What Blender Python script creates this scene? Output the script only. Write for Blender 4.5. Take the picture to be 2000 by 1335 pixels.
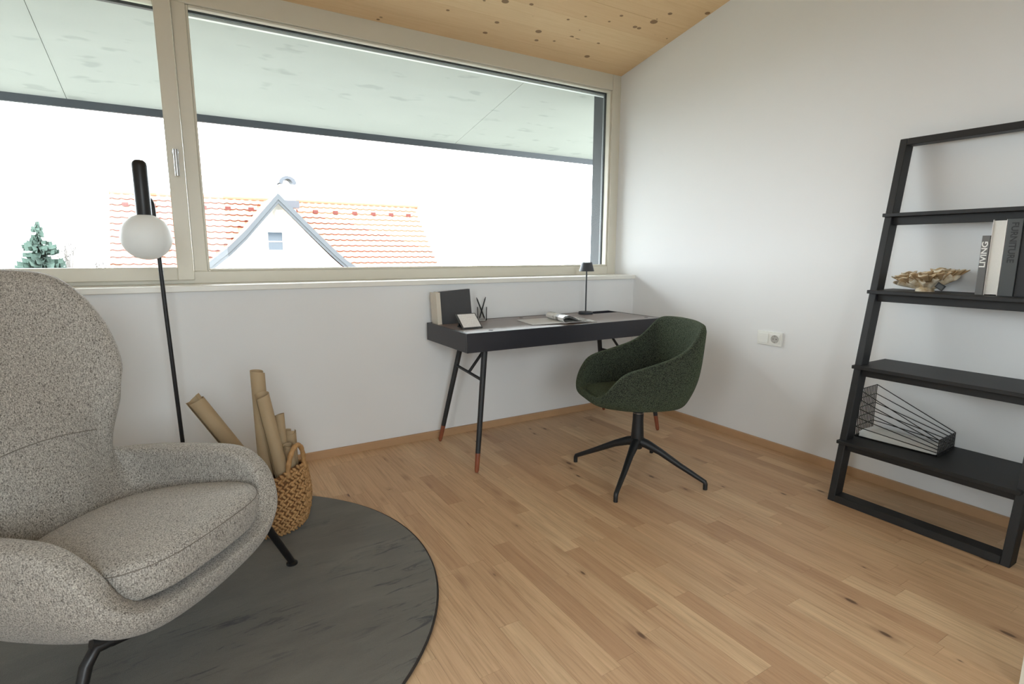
import bpy, bmesh, math, random
from mathutils import Vector, Matrix
random.seed(7)
S = bpy.context.scene
for o in list(bpy.data.objects): bpy.data.objects.remove(o)
C = S.collection
PI = math.pi

# ------------------------------------------------------------------ camera
CAM = Vector((-2.9463, -3.0708, 1.15)); YAW, PITCH, ROLL, FPX = 0.54667, -0.16261, 0.00341, 1066.19
fw = Vector((math.sin(YAW)*math.cos(PITCH), math.cos(YAW)*math.cos(PITCH), math.sin(PITCH)))
rt = Vector((math.cos(YAW), -math.sin(YAW), 0)); up = rt.cross(fw)
r2 = rt*math.cos(ROLL)+up*math.sin(ROLL); u2 = up*math.cos(ROLL)-rt*math.sin(ROLL)
cd = bpy.data.cameras.new('camera'); co = bpy.data.objects.new('camera', cd); C.objects.link(co)
cd.sensor_width = 36; cd.lens = 36*FPX/2000; cd.clip_start = 0.02; cd.clip_end = 400
co.matrix_world = Matrix(((r2.x, u2.x, -fw.x, CAM.x), (r2.y, u2.y, -fw.y, CAM.y), (r2.z, u2.z, -fw.z, CAM.z), (0, 0, 0, 1)))
S.camera = co
# ------------------------------------------------------------------ sky (bright overcast) and exposure
W = bpy.data.worlds.new('overcast_sky'); S.world = W; W.use_nodes = True
bg = W.node_tree.nodes['Background']; bg.inputs[0].default_value = (0.87, 0.945, 1.0, 1); bg.inputs[1].default_value = 15.0
S.view_settings.view_transform = 'Standard'; S.view_settings.look = 'None'
S.view_settings.exposure = 0.0; S.view_settings.gamma = 1; S.view_settings.use_curve_mapping = False
def portal(name, loc, rot, sx, sy):
    l = bpy.data.lights.new(name, 'AREA'); l.shape = 'RECTANGLE'; l.size = sx; l.size_y = sy; l.energy = 1
    o = bpy.data.objects.new(name, l); C.objects.link(o); o.location = loc; o.rotation_euler = rot
    l.cycles.is_portal = True
portal('window_daylight', (-2.2, .30, 1.7), (-PI/2, 0, 0), 4.3, 1.35)
portal('side_fill_window_daylight', (-4.62, -3.35, 1.5), (0, -PI/2, 0), 1.2, .7)  # portal of the unseen side window added for fill
portal('rear_fill_window_daylight', (-3.0, -4.72, 1.5), (PI/2, 0, 0), 1.35, 1.2)  # portal of the unseen rear window added for fill

# ------------------------------------------------------------------ helpers
def lin(c): return tuple(((x/255)/12.92 if x/255 <= .04045 else ((x/255+.055)/1.055)**2.4) for x in c)+(1,)
class NT:
    def __init__(s, name):
        s.m = bpy.data.materials.new(name); s.m.use_nodes = True; s.t = s.m.node_tree; s.b = s.t.nodes['Principled BSDF']
    def n(s, typ, **k):
        x = s.t.nodes.new(typ)
        for a, v in k.items(): setattr(x, a, v)
        return x
    def l(s, a, b): s.t.links.new(a, b)
    def math(s, op, a, b=None, clamp=False):
        x = s.n('ShaderNodeMath', operation=op, use_clamp=clamp)
        for i, v in enumerate((a, b)):
            if v is None: continue
            if isinstance(v, (int, float)): x.inputs[i].default_value = v
            else: s.l(v, x.inputs[i])
        return x.outputs[0]
    def mix(s, f, a, b, typ='MIX'):
        x = s.n('ShaderNodeMix', data_type='RGBA', blend_type=typ)
        for i, v in ((0, f), (6, a), (7, b)):
            if isinstance(v, (int, float)): x.inputs[i].default_value = v
            elif isinstance(v, tuple): x.inputs[i].default_value = v
            else: s.l(v, x.inputs[i])
        return x.outputs[2]
    def noise(s, vec, scale, detail=3, rough=.5, dist=0):
        x = s.n('ShaderNodeTexNoise'); x.inputs['Scale'].default_value = scale; x.inputs['Detail'].default_value = detail
        x.inputs['Roughness'].default_value = rough; x.inputs['Distortion'].default_value = dist
        if vec is not None: s.l(vec, x.inputs['Vector'])
        return x.outputs['Fac']
    def mapping(s, vec, scale=(1, 1, 1), rot=(0, 0, 0), loc=None):
        x = s.n('ShaderNodeMapping'); x.inputs['Scale'].default_value = scale; x.inputs['Rotation'].default_value = rot
        s.l(vec, x.inputs['Vector'])
        if loc is not None: s.l(loc, x.inputs['Location'])
        return x.outputs[0]
    def ramp(s, f, stops):
        x = s.n('ShaderNodeValToRGB'); e = x.color_ramp.elements
        while len(e) < len(stops): e.new(.5)
        for i, (p, c) in enumerate(stops): e[i].position = p; e[i].color = c if len(c) == 4 else c+(1,)
        s.l(f, x.inputs[0]); return x.outputs[0]
    def bump(s, h, strength=.3, dist=.002):
        x = s.n('ShaderNodeBump'); x.inputs['Strength'].default_value = strength; x.inputs['Distance'].default_value = dist
        s.l(h, x.inputs['Height']); s.l(x.outputs[0], s.b.inputs['Normal'])
    def pos(s): return s.n('ShaderNodeNewGeometry').outputs['Position']
    def obj(s): return s.n('ShaderNodeTexCoord').outputs['Object']
    def uv(s): return s.n('ShaderNodeTexCoord').outputs['UV']
    def col(s, c):
        if isinstance(c, tuple): s.b.inputs['Base Color'].default_value = c
        else: s.l(c, s.b.inputs['Base Color'])
def plain(name, rgb, rough=.5, metal=0, var=.06, scale=30, spec=.5, bump=0):
    m = NT(name); p = m.obj(); f = m.noise(p, scale)
    c = lin(rgb); d = tuple(x*(1-var) for x in c[:3])+(1,)
    m.col(m.mix(f, d, c)); m.b.inputs['Roughness'].default_value = rough; m.b.inputs['Metallic'].default_value = metal
    m.b.inputs['Specular IOR Level'].default_value = spec
    if bump: m.bump(f, bump, .002)
    return m.m

M = {}
# white wall paint, faint roller texture
m = NT('white_wall_paint'); p = m.pos(); f = m.noise(p, 2.0); m.col(m.mix(f, (.80, .80, .795, 1), (.83, .83, .825, 1)))
m.b.inputs['Roughness'].default_value = .75; m.b.inputs['Specular IOR Level'].default_value = .25
m.bump(m.noise(p, 220, 2), .12, .001); M['wall'] = m.m
M['frame'] = plain('cream_window_paint', (222, 217, 202), .45, 0, .02)
M['sill'] = plain('white_sill_lacquer', (236, 234, 226), .35, 0, .02)
# pine ceiling boards with knots
m = NT('pine_board'); p = m.pos(); oi = m.n('ShaderNodeObjectInfo'); rnd = oi.outputs['Random']
off = m.n('ShaderNodeCombineXYZ'); m.l(m.math('MULTIPLY', rnd, 37.0), off.inputs[0]); m.l(m.math('MULTIPLY', rnd, 11.0), off.inputs[2])
pv = m.mapping(p, (1, 1, 1), loc=off.outputs[0])
g = m.noise(m.mapping(pv, (1.2, 26, 26)), 3.0, 5, .6, .6)
c1 = m.mix(g, lin((222, 184, 136)), lin((242, 214, 172)))
c1 = m.mix(m.math('MULTIPLY', rnd, .45), c1, lin((220, 180, 134)))
vo = m.n('ShaderNodeTexVoronoi'); m.l(m.mapping(pv, (8.0, 11.0, 0.0)), vo.inputs['Vector']); vo.inputs['Scale'].default_value = 1.0
sz = m.math('MULTIPLY', m.noise(m.mapping(vo.outputs['Position'], (5, 5, 5)), 3.0, 0), .41)
sz = m.math('SUBTRACT', sz, .085)
k = m.math('SUBTRACT', sz, vo.outputs['Distance']); k = m.math('MULTIPLY', k, 40.0, True)
c1 = m.mix(m.math('MULTIPLY', k, .8), c1, lin((112, 74, 42)))
m.col(c1); m.b.inputs['Roughness'].default_value = .55; m.b.inputs['Specular IOR Level'].default_value = .3; m.bump(g, .15, .001); M['pine'] = m.m
# oak strip parquet
m = NT('oak_strip'); p = m.pos(); oi = m.n('ShaderNodeObjectInfo'); rnd = oi.outputs['Random']
off = m.n('ShaderNodeCombineXYZ'); m.l(m.math('MULTIPLY', rnd, 53.0), off.inputs[0]); m.l(m.math('MULTIPLY', rnd, 91.0), off.inputs[1]); m.l(m.math('MULTIPLY', rnd, 17.0), off.inputs[2])
pv = m.mapping(p, (1, 1, 1), loc=off.outputs[0])
g = m.noise(m.mapping(pv, (46, 2.2, 10)), 1.0, 6, .62, .9)
g2 = m.noise(m.mapping(pv, (150, 5, 10)), 1.0, 3, .6, .3)
base = m.ramp(rnd, [(0, lin((196, 158, 122))), (.3, lin((222, 187, 147))), (.6, lin((212, 176, 138))), (.85, lin((232, 201, 160))), (1, lin((190, 154, 120)))])
c1 = m.mix(m.ramp(g, [(.3, (0, 0, 0)), (.75, (1, 1, 1))]), m.mix(.5, base, lin((162, 122, 88))), base)
c1 = m.mix(m.math('MULTIPLY', m.ramp(g2, [(.50, (0, 0, 0)), (.70, (1, 1, 1))]), .34), c1, lin((134, 98, 68)))
vo = m.n('ShaderNodeTexVoronoi'); m.l(m.mapping(pv, (13.0, 5.0, 0.0)), vo.inputs['Vector']); vo.inputs['Scale'].default_value = 1.0
sz = m.math('SUBTRACT', m.math('MULTIPLY', m.noise(m.mapping(vo.outputs['Position'], (7, 7, 7)), 3.0, 0), .40), .150)
k = m.math('MULTIPLY', m.math('SUBTRACT', sz, vo.outputs['Distance']), 22.0, True)
c1 = m.mix(m.math('MULTIPLY', k, .85), c1, lin((62, 42, 30)))
halo = m.math('MULTIPLY', m.math('SUBTRACT', m.math('MULTIPLY', sz, 2.6), vo.outputs['Distance']), 5.0, True)
c1 = m.mix(m.math('MULTIPLY', halo, .35), c1, lin((120, 82, 56)))
m.col(c1); m.l(m.math('ADD', m.math('MULTIPLY', g, .15), .42), m.b.inputs['Roughness']); m.b.inputs['Specular IOR Level'].default_value = .5
m.bump(m.math('ADD', g, g2), .10, .001); M['oak'] = m.m
M['oak_trim'] = plain('oak_baseboard', (190, 152, 114), .5, 0, .15, 12)
# round rug: short viscose pile with brushed marks
m = NT('rug_pile'); p = m.obj(); pr = m.mapping(p, rot=(0, 0, -.05)); a = m.noise(m.mapping(pr, (1.6, 5.0, 1)), 1.6, 5, .62, .8)
b = m.noise(m.mapping(m.mapping(p, rot=(0, 0, -.08)), (2.2, 13, 1)), 1.3, 6, .72, 1.5); bm_ = m.noise(p, 1.9, 2)
c1 = m.mix(m.ramp(a, [(.25, (0, 0, 0)), (.75, (1, 1, 1))]), lin((102, 98, 90)), lin((126, 122, 112)))
bb = m.math('MULTIPLY', m.ramp(b, [(.55, (0, 0, 0)), (.64, (1, 1, 1))]), m.ramp(bm_, [(.45, (0, 0, 0)), (.62, (1, 1, 1))]))
c1 = m.mix(m.math('MULTIPLY', bb, .9), c1, lin((56, 58, 60)))
fine = m.noise(p, 520, 2); m.col(m.mix(m.math('MULTIPLY', fine, .4), c1, lin((60, 62, 60))))
m.b.inputs['Roughness'].default_value = .95; m.b.inputs['Sheen Weight'].default_value = .25; m.b.inputs['Specular IOR Level'].default_value = .1
m.bump(fine, .6, .003); M['rug'] = m.m
M['rug_edge'] = plain('rug_binding', (52, 46, 42), .9, 0, .3, 300)
# melange upholstery weave (uv in metres)
def weave(name, light, dark, pitch, k=.75):
    m = NT(name); p = m.obj(); vo = m.n('ShaderNodeTexVoronoi'); vo.inputs['Scale'].default_value = 1/pitch; vo.inputs['Randomness'].default_value = 1.0
    m.l(p, vo.inputs['Vector']); h = m.math('SUBTRACT', 1.0, vo.outputs['Distance'])
    n1 = m.noise(m.mapping(p, (520, 520, 75)), 1.0, 3, .7); n2 = m.noise(p, 330, 2)
    f = m.math('ADD', m.math('MULTIPLY', h, .40), m.math('ADD', m.math('MULTIPLY', n1, 1.0), m.math('MULTIPLY', n2, .7)))
    f = m.ramp(m.math('MULTIPLY', f, .62), [(.45, (0, 0, 0)), (.88, (1, 1, 1))])
    m.col(m.mix(f, dark, light)); m.b.inputs['Roughness'].default_value = .92; m.b.inputs['Specular IOR Level'].default_value = .15
    m.b.inputs['Sheen Weight'].default_value = .15
    m.bump(m.math('ADD', h, n2), .5, .002); return m.m
M['tweed'] = weave('grey_beige_melange_weave', lin((222, 216, 206)), lin((80, 74, 69)), .0036)
M['tweed_seam'] = plain('upholstery_seam', (122, 114, 106), .9)
# green boucle
m = NT('green_boucle'); p = m.obj(); vo = m.n('ShaderNodeTexVoronoi'); vo.inputs['Scale'].default_value = 260; m.l(p, vo.inputs['Vector'])
n1 = m.noise(p, 190, 3); f = m.math('ADD', m.math('MULTIPLY', vo.outputs['Distance'], .7), m.math('MULTIPLY', n1, .6))
m.col(m.mix(m.ramp(f, [(.3, (0, 0, 0)), (.8, (1, 1, 1))]), lin((88, 93, 79)), lin((36, 39, 34))))
m.b.inputs['Roughness'].default_value = .95; m.b.inputs['Sheen Weight'].default_value = .35; m.b.inputs['Sheen Tint'].default_value = lin((150, 170, 130))
m.b.inputs['Specular IOR Level'].default_value = .1
h = m.math('SUBTRACT', n1, vo.outputs['Distance']); m.bump(h, 1.0, .004); M['boucle'] = m.m
M['black'] = plain('black_powder_coat', (26, 27, 29), .5, 0, .1, 60)
M['black_soft'] = plain('matt_black_steel', (20, 20, 22), .42, 0, .1, 60)
M['shelf_black'] = plain('black_stained_oak', (34, 34, 35), .55, 0, .25, 40)
M['desk_body'] = plain('anthracite_lacquer', (44, 44, 50), .38, 0, .05, 20)
# walnut desk top
m = NT('walnut_top'); p = m.obj(); g = m.noise(m.mapping(p, (2.5, 45, 10)), 1.5, 5, .6, .7)
m.col(m.mix(g, lin((70, 46, 34)), lin((108, 74, 56)))); m.b.inputs['Roughness'].default_value = .50; m.b.inputs['Coat Weight'].default_value = 1.0; m.b.inputs['Coat Roughness'].default_value = .45; m.b.inputs['Coat IOR'].default_value = 2.3; M['walnut'] = m.m
m = NT('leg_tip_wood'); p = m.obj(); g = m.noise(m.mapping(p, (60, 60, 8)), 2, 4); m.col(m.mix(g, lin((112, 58, 36)), lin((150, 84, 56)))); m.b.inputs['Roughness'].default_value = .4; M['tip'] = m.m
M['chrome'] = plain('brushed_steel', (196, 196, 196), .25, 1, .05)
M['white_plastic'] = plain('white_switch_plastic', (238, 238, 232), .3, 0, .02)
M['socket_dark'] = plain('socket_recess', (186, 183, 176), .5)
M['hole'] = plain('dark_hole', (18, 17, 16), .8)
m = NT('opal_glass'); m.col((.86, .86, .84, 1)); m.b.inputs['Roughness'].default_value = .45; tr = m.n('ShaderNodeBsdfTranslucent'); tr.inputs[0].default_value = (.88, .88, .86, 1)
mx = m.n('ShaderNodeMixShader'); mx.inputs[0].default_value = .38; m.l(m.b.outputs[0], mx.inputs[1]); m.l(tr.outputs[0], mx.inputs[2]); m.l(mx.outputs[0], m.t.nodes['Material Output'].inputs[0]); M['opal'] = m.m
M['kraft'] = plain('kraft_paper', (176, 152, 118), .7, 0, .10, 14)
m = NT('water_hyacinth'); p = m.obj(); n1 = m.noise(p, 45, 3); n2 = m.noise(m.mapping(p, (200, 200, 60)), 1, 3)
m.col(m.mix(n2, m.mix(n1, lin((122, 80, 42)), lin((196, 150, 96))), m.mix(n1, lin((150, 106, 60)), lin((216, 174, 120)))))
m.b.inputs['Roughness'].default_value = .65; m.bump(n2, .5, .002); M['straw'] = m.m
M['straw_dark'] = plain('straw_inner', (120, 80, 42), .8, 0, .2)
M['paper'] = plain('white_paper', (232, 230, 224), .7, 0, .03, 50)
M['page'] = plain('book_pages', (226, 222, 214), .8, 0, .08, 200)
M['cover_white'] = plain('white_book_cover', (222, 216, 210), .5, 0, .02)
M['cover_grey'] = plain('grey_book_cover', (108, 106, 104), .5, 0, .04)
M['cover_dark'] = plain('dark_grey_book_cover', (78, 80, 80), .55, 0, .04)
M['cover_black'] = plain('black_book_cover', (42, 42, 44), .55, 0, .05)
M['cover_slate'] = plain('slate_book_cover', (70, 70, 72), .5, 0, .05)
M['cover_cream'] = plain('cream_book_cover', (214, 204, 188), .6, 0, .03)
M['ink_white'] = plain('white_print', (236, 234, 228), .5, 0, .01)
M['ink_dark'] = plain('dark_print', (40, 40, 42), .5, 0, .01)
m = NT('coral_skeleton'); p = m.obj(); n1 = m.noise(p, 28, 4); n2 = m.noise(p, 240, 3)
m.col(m.mix(m.ramp(n1, [(.38, (0, 0, 0)), (.62, (1, 1, 1))]), lin((196, 168, 128)), lin((238, 228, 206)))); m.b.inputs['Roughness'].default_value = .8; m.bump(n2, .5, .002); M['coral'] = m.m; M['coral_tan'] = plain('coral_hollow', (196, 166, 126), .8, 0, .25, 40)
# tablet page: white with faint lines of text
m = NT('tablet_page'); p = m.obj(); sx = m.n('ShaderNodeSeparateXYZ'); m.l(p, sx.inputs[0])
w1 = m.math('GREATER_THAN', m.math('SINE', m.math('MULTIPLY', sx.outputs[1], 2*PI/.0085)), .3)
w2 = m.math('GREATER_THAN', m.noise(m.mapping(p, (220, 117.6, 0)), 1, 1), .42)
m.col(m.mix(m.math('MULTIPLY', m.math('MULTIPLY', w1, w2), .35), lin((240, 240, 240)), lin((150, 150, 155)))); m.b.inputs['Roughness'].default_value = .3; M['tablet_page'] = m.m
# magazine page with grey photographs
m = NT('magazine_page'); p = m.obj(); n1 = m.noise(m.mapping(p, (18, 14, 0)), 1.0, 2); n2 = m.noise(p, 60, 3)
c1 = m.mix(m.ramp(n1, [(.5, (0, 0, 0)), (.56, (1, 1, 1))]), lin((228, 228, 226)), m.mix(n2, lin((40, 40, 42)), lin((190, 188, 184))))
m.col(c1); m.b.inputs['Roughness'].default_value = .3; M['magazine'] = m.m
M['magazine_plain'] = plain('magazine_text_page', (206, 204, 200), .3, 0, .04, 60)
# clear glass: fresnel mix of transparent and glossy
def glass(name, ior=1.45, tint=(.98, .99, .985, 1)):
    m = NT(name); t = m.t; t.nodes.remove(m.b); out = t.nodes['Material Output']
    a = m.n('ShaderNodeBsdfTransparent'); a.inputs[0].default_value = tint; g = m.n('ShaderNodeBsdfGlossy'); g.inputs['Roughness'].default_value = .02
    fr = m.n('ShaderNodeFresnel'); fr.inputs[0].default_value = ior; mx = m.n('ShaderNodeMixShader')
    m.l(fr.outputs[0], mx.inputs[0]); m.l(a.outputs[0], mx.inputs[1]); m.l(g.outputs[0], mx.inputs[2]); m.l(mx.outputs[0], out.inputs[0]); return m.m
M['glass'] = glass('window_glass', 1.25); M['tumbler'] = glass('tumbler_glass', 1.18, (.985, .99, .99, 1))
# outside
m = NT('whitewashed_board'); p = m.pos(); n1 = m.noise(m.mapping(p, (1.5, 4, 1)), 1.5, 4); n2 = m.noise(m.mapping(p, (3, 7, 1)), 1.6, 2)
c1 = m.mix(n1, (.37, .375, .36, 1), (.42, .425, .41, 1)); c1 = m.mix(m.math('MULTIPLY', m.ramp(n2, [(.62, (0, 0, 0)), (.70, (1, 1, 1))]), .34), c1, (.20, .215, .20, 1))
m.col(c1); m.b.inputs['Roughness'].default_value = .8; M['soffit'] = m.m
M['anthracite'] = plain('anthracite_aluminium', (56, 60, 66), .5, 0, .04)
M['alu_white'] = plain('white_aluminium', (220, 224, 224), .4, 0, .02)
M['slate_wood'] = plain('slate_blue_stain', (66, 68, 71), .7, 0, .1, 4)
M['tile'] = plain('red_roof_tile', (178, 112, 88), .8, 0, .15, 3)
M['lip_shade_guard_red'] = plain('tile_lip_shade_guard_red', (88, 36, 28), .8, 0, .3, 3)  # dark red putting row shade into the tile lips; also snow guard colour
M['house_wall'] = plain('white_render', (226, 226, 222), .9, 0, .03)
M['house_board'] = plain('white_board', (222, 224, 222), .8, 0, .03)
M['chimney'] = plain('pale_mortar', (190, 188, 184), .9, 0, .1, 4)
M['lead'] = plain('lead_flashing', (62, 66, 72), .6, 0, .1)
M['needles'] = plain('spruce_needles', (66, 84, 74), .9, 0, .5, 6)
M['bark'] = plain('grey_bark', (112, 108, 104), .9, 0, .3, 10)
M['grass'] = plain('meadow', (108, 110, 100), .95, 0, .3, .4)
m = NT('dark_house_glass'); m.col(lin((40, 50, 60))); m.b.inputs['Roughness'].default_value = .08; M['house_glass'] = m.m

def box(bm, x0, x1, y0, y1, z0, z1, mat=None):
    v = [bm.verts.new(q) for q in ((x0, y0, z0), (x1, y0, z0), (x1, y1, z0), (x0, y1, z0), (x0, y0, z1), (x1, y0, z1), (x1, y1, z1), (x0, y1, z1))]
    if mat is not None:
        for q in v: q.co = mat @ q.co
    for f in ((0, 3, 2, 1), (4, 5, 6, 7), (0, 1, 5, 4), (1, 2, 6, 5), (2, 3, 7, 6), (3, 0, 4, 7)): bm.faces.new([v[i] for i in f])
    return bm
def B(*a, mat=None): return box(bmesh.new(), *a, mat=mat)
def bevel(bm, w, seg=2):
    bmesh.ops.bevel(bm, geom=bm.edges[:], offset=w, segments=seg, affect='EDGES', profile=.5, clamp_overlap=True); return bm
def tube(bm, pts, rad, n=12, closed=False, caps=True):
    pts = [Vector(p) for p in pts]; L = len(pts); rad = rad if isinstance(rad, (list, tuple)) else [rad]*L
    rings = []; prev = None
    for i, p in enumerate(pts):
        if closed: d = pts[(i+1) % L]-pts[i-1]
        else: d = pts[min(i+1, L-1)]-pts[max(i-1, 0)]
        d.normalize()
        if prev is None:
            a = Vector((0, 0, 1)) if abs(d.z) < .9 else Vector((1, 0, 0)); s = d.cross(a).normalized()
        else: s = (prev-d*prev.dot(d)).normalized()
        prev = s; t = d.cross(s)
        rings.append([bm.verts.new(p+(s*math.cos(2*PI*k/n)+t*math.sin(2*PI*k/n))*rad[i]) for k in range(n)])
    for i in range(L if closed else L-1):
        a, b = rings[i], rings[(i+1) % L]
        for k in range(n): bm.faces.new((a[k], a[(k+1) % n], b[(k+1) % n], b[k]))
    if caps and not closed:
        bm.faces.new(rings[0][::-1]); bm.faces.new(rings[-1])
    return bm
def T(*a, **k): return tube(bmesh.new(), *a, **k)
def lathe(prof, n=24, bm=None, c=(0, 0)):
    bm = bm or bmesh.new(); rings = []
    for r, z in prof:
        if r < 1e-6: rings.append([bm.verts.new((c[0], c[1], z))])
        else: rings.append([bm.verts.new((c[0]+r*math.cos(2*PI*k/n), c[1]+r*math.sin(2*PI*k/n), z)) for k in range(n)])
    for a, b in zip(rings, rings[1:]):
        for k in range(n):
            k2 = (k+1) % n
            if len(a) == 1 and len(b) == 1: continue
            if len(a) == 1: bm.faces.new((a[0], b[k2], b[k]))
            elif len(b) == 1: bm.faces.new((a[k], a[k2], b[0]))
            else: bm.faces.new((a[k], a[k2], b[k2], b[k]))
    return bm
def prism(poly, y0, y1, axis='y'):
    bm = bmesh.new()
    def P(a, b, t): return (a, t, b) if axis == 'y' else ((t, a, b) if axis == 'x' else (a, b, t))
    A = [bm.verts.new(P(a, b, y0)) for a, b in poly]; Bv = [bm.verts.new(P(a, b, y1)) for a, b in poly]
    bm.faces.new(A); bm.faces.new(Bv[::-1]); n = len(poly)
    for i in range(n): bm.faces.new((A[i], Bv[i], Bv[(i+1) % n], A[(i+1) % n]))
    return bm
def obj(name, bm, mat, parent=None, smooth=False, loc=(0, 0, 0), rotz=0, recalc=True):
    if isinstance(bm, bmesh.types.BMesh):
        if recalc: bmesh.ops.recalc_face_normals(bm, faces=bm.faces[:])
        me = bpy.data.meshes.new(name); bm.to_mesh(me); bm.free(); me.materials.append(M[mat])
        if smooth:
            me.polygons.foreach_set('use_smooth', [True]*len(me.polygons))
            if smooth != 'all' and hasattr(me, 'set_sharp_from_angle'): me.set_sharp_from_angle(angle=math.radians(40))
    else: me = bm
    o = bpy.data.objects.new(name, me); C.objects.link(o)
    o.location = loc; o.rotation_euler = (0, 0, rotz)
    if parent is not None: o.parent = parent
    return o
def tag(o, label=None, cat=None, group=None, kind=None):
    if label: o['label'] = label
    if cat: o['category'] = cat
    if group: o['group'] = group
    if kind: o['kind'] = kind
    return o
def thing(name, label, cat, loc=(0, 0, 0), rotz=0, group=None):
    o = bpy.data.objects.new(name, None); C.objects.link(o); o.empty_display_size = .1
    o.location = loc; o.rotation_euler = (0, 0, rotz); return tag(o, label, cat, group)
def struct(name, bm, mat, parent=None, label=None):
    o = obj(name, bm, mat, parent); o['kind'] = 'structure'
    if label: o['label'] = label
    return o
def text_mesh(body, size, mat, name='lettering', depth=.0006):
    cu = bpy.data.curves.new('t', 'FONT'); cu.body = body; cu.size = size; cu.extrude = depth; cu.align_x = 'LEFT'; cu.align_y = 'CENTER'; cu.offset = size*.022
    to = bpy.data.objects.new('t', cu); C.objects.link(to); bpy.context.view_layer.update()
    me = bpy.data.meshes.new_from_object(to.evaluated_get(bpy.context.evaluated_depsgraph_get()))
    bpy.data.objects.remove(to); bpy.data.curves.remove(cu); me.name = name; me.materials.clear(); me.materials.append(M[mat]); return me

# ------------------------------------------------------------------ room shell
ZS0 = .9575; XL, YB = -4.5, -4.6                                  # left wall, far back wall
RV = .214                                            # inner face of the window frame
ZC = 2.447; SL = .2036                               # ceiling height at the frame, slope
def zc(y): return ZC-SL*(y-RV)
# parquet: sub-floor plus one object for each strip in view
fl = struct('floor', B(XL, 0, YB, 0, -.06, -.012), 'oak', label='light oak strip parquet floor')
rng = random.Random(3); SW = .0728
near, far = [], []
i = 0; x = 0
while x > XL:
    y = 0-rng.uniform(0, .5)*.6; ys = [0]
    if -y > .12: ys.append(y)
    while ys[-1] > YB: ys.append(ys[-1]-rng.choice([.30, .36, .42, .48, .54, .62, .72]))
    for a, b in zip(ys, ys[1:]):
        b = max(b, YB)
        if a-b < .05: continue
        q = (max(x-SW, XL), x, b, a)
        cx, cy = x-SW/2, (a+b)/2
        vis = cy > -2.72 and cx > -2.75 and not ((cx+3.076)**2+(cy+1.147)**2 < .70**2) and (cx-CAM.x)*.86-(cy-CAM.y)*.52 > -.9
        (near if vis else far).append(q)
    x -= SW
rest = bmesh.new()
near.sort(key=lambda q: (q[0]-CAM.x)**2+(q[2]-CAM.y)**2)
for q in near[300:]+far:
    box(rest, q[0]+.0003, q[1]-.0003, q[2]+.0003, q[3]-.0003, -.012, 0)
for k, q in enumerate(near[:300]):
    cx, cy = (q[0]+q[1])/2, (q[2]+q[3])/2; hx, hy = (q[1]-q[0])/2-.0003, (q[3]-q[2])/2-.0003
    obj('plank', B(-hx, hx, -hy, hy, -.012, rng.uniform(-.0002, .0002)), 'oak', fl, loc=(cx, cy, 0))
o = obj('plank_field', rest, 'oak', fl); o['kind'] = 'stuff'
# walls
struct('wall_window', B(XL, 0, 0, .30, -.06, ZS0), 'wall', label='white wall below the wide window')
struct('wall_right', prism([(YB, -.06), (.30, -.06), (.30, zc(.30)+.02), (YB, zc(YB)+.02)], 0, .25, 'x'), 'wall', label='white side wall beside the desk')
WY0, WY1, WZ0, WZ1 = -3.75, -2.95, .85, 2.15            # unseen side window left of the viewer, added as fill light
bm = bmesh.new()
def slab(y0, y1, z0, z1a, z1b):
    v = [bm.verts.new((x_, y_, z_)) for x_ in (XL-.2, XL) for y_, z_ in ((y0, z0), (y1, z0), (y1, z1b), (y0, z1a))]
    for f in ((0, 1, 2, 3), (7, 6, 5, 4), (0, 4, 5, 1), (1, 5, 6, 2), (2, 6, 7, 3), (3, 7, 4, 0)): bm.faces.new([v[k_] for k_ in f])
slab(YB, WY0, -.06, zc(YB)+.02, zc(WY0)+.02); slab(WY1, .30, -.06, zc(WY1)+.02, zc(.30)+.02)
slab(WY0, WY1, -.06, WZ0, WZ0); slab(WY0, WY1, WZ1, zc(WY0)+.02, zc(WY1)+.02)
struct('wall_left', bm, 'wall', label='white side wall out of view on the left with an added fill window')
bm = bmesh.new(); zb = zc(YB)+.05; WX0, WX1 = -3.72, -2.28  # rear window opening, unseen, added to brighten the room
box(bm, XL-.2, WX0, YB-.2, YB, -.06, zb); box(bm, WX1, .25, YB-.2, YB, -.06, zb); box(bm, WX0, WX1, YB-.2, YB, WZ1, zb); box(bm, WX0, WX1, YB-.2, YB, -.06, WZ0)
struct('wall_back', bm, 'wall', label='white wall behind the viewer with an added fill window')
d = struct('fill_window_rear', B(WX0, WX0+.07, YB-.12, YB-.02, WZ0, WZ1), 'frame', label='added fill window in the wall behind the viewer')
for a in ((WX1-.07, WX1, WZ0, WZ1), (WX0+.07, WX1-.07, WZ1-.07, WZ1), (WX0+.07, WX1-.07, WZ0, WZ0+.07)): obj('fill_window_frame', B(a[0], a[1], YB-.12, YB-.02, a[2], a[3]), 'frame', d)
obj('pane', B(WX0+.07, WX1-.07, YB-.075, YB-.065, WZ0+.07, WZ1-.07), 'glass', d)
d = struct('fill_window_side', B(XL-.12, XL-.02, WY0, WY0+.07, WZ0, WZ1), 'frame', label='added fill window in the left wall behind the viewer')
for a in ((WY1-.07, WY1, WZ0, WZ1), (WY0+.07, WY1-.07, WZ1-.07, WZ1), (WY0+.07, WY1-.07, WZ0, WZ0+.07)): obj('fill_window_frame', B(XL-.12, XL-.02, a[0], a[1], a[2], a[3]), 'frame', d)
obj('pane', B(XL-.075, XL-.065, WY0+.07, WY1-.07, WZ0+.07, WZ1-.07), 'glass', d)
# short pier by the doorway whose white corner just enters the picture at the lower right
o = struct('wall_pier', prism([(-2.82, 0), (-2.69, 0), (-2.69, zc(-2.69)), (-2.82, zc(-2.82))], -1.075, 0, 'x'), 'wall', label='white wall end beside the leaning shelf')
struct('trim_1', B(-1.112, -1.0745, -2.83, -2.672, 0, 2.2), 'frame', label='cream door lining at the lower right corner')
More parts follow.
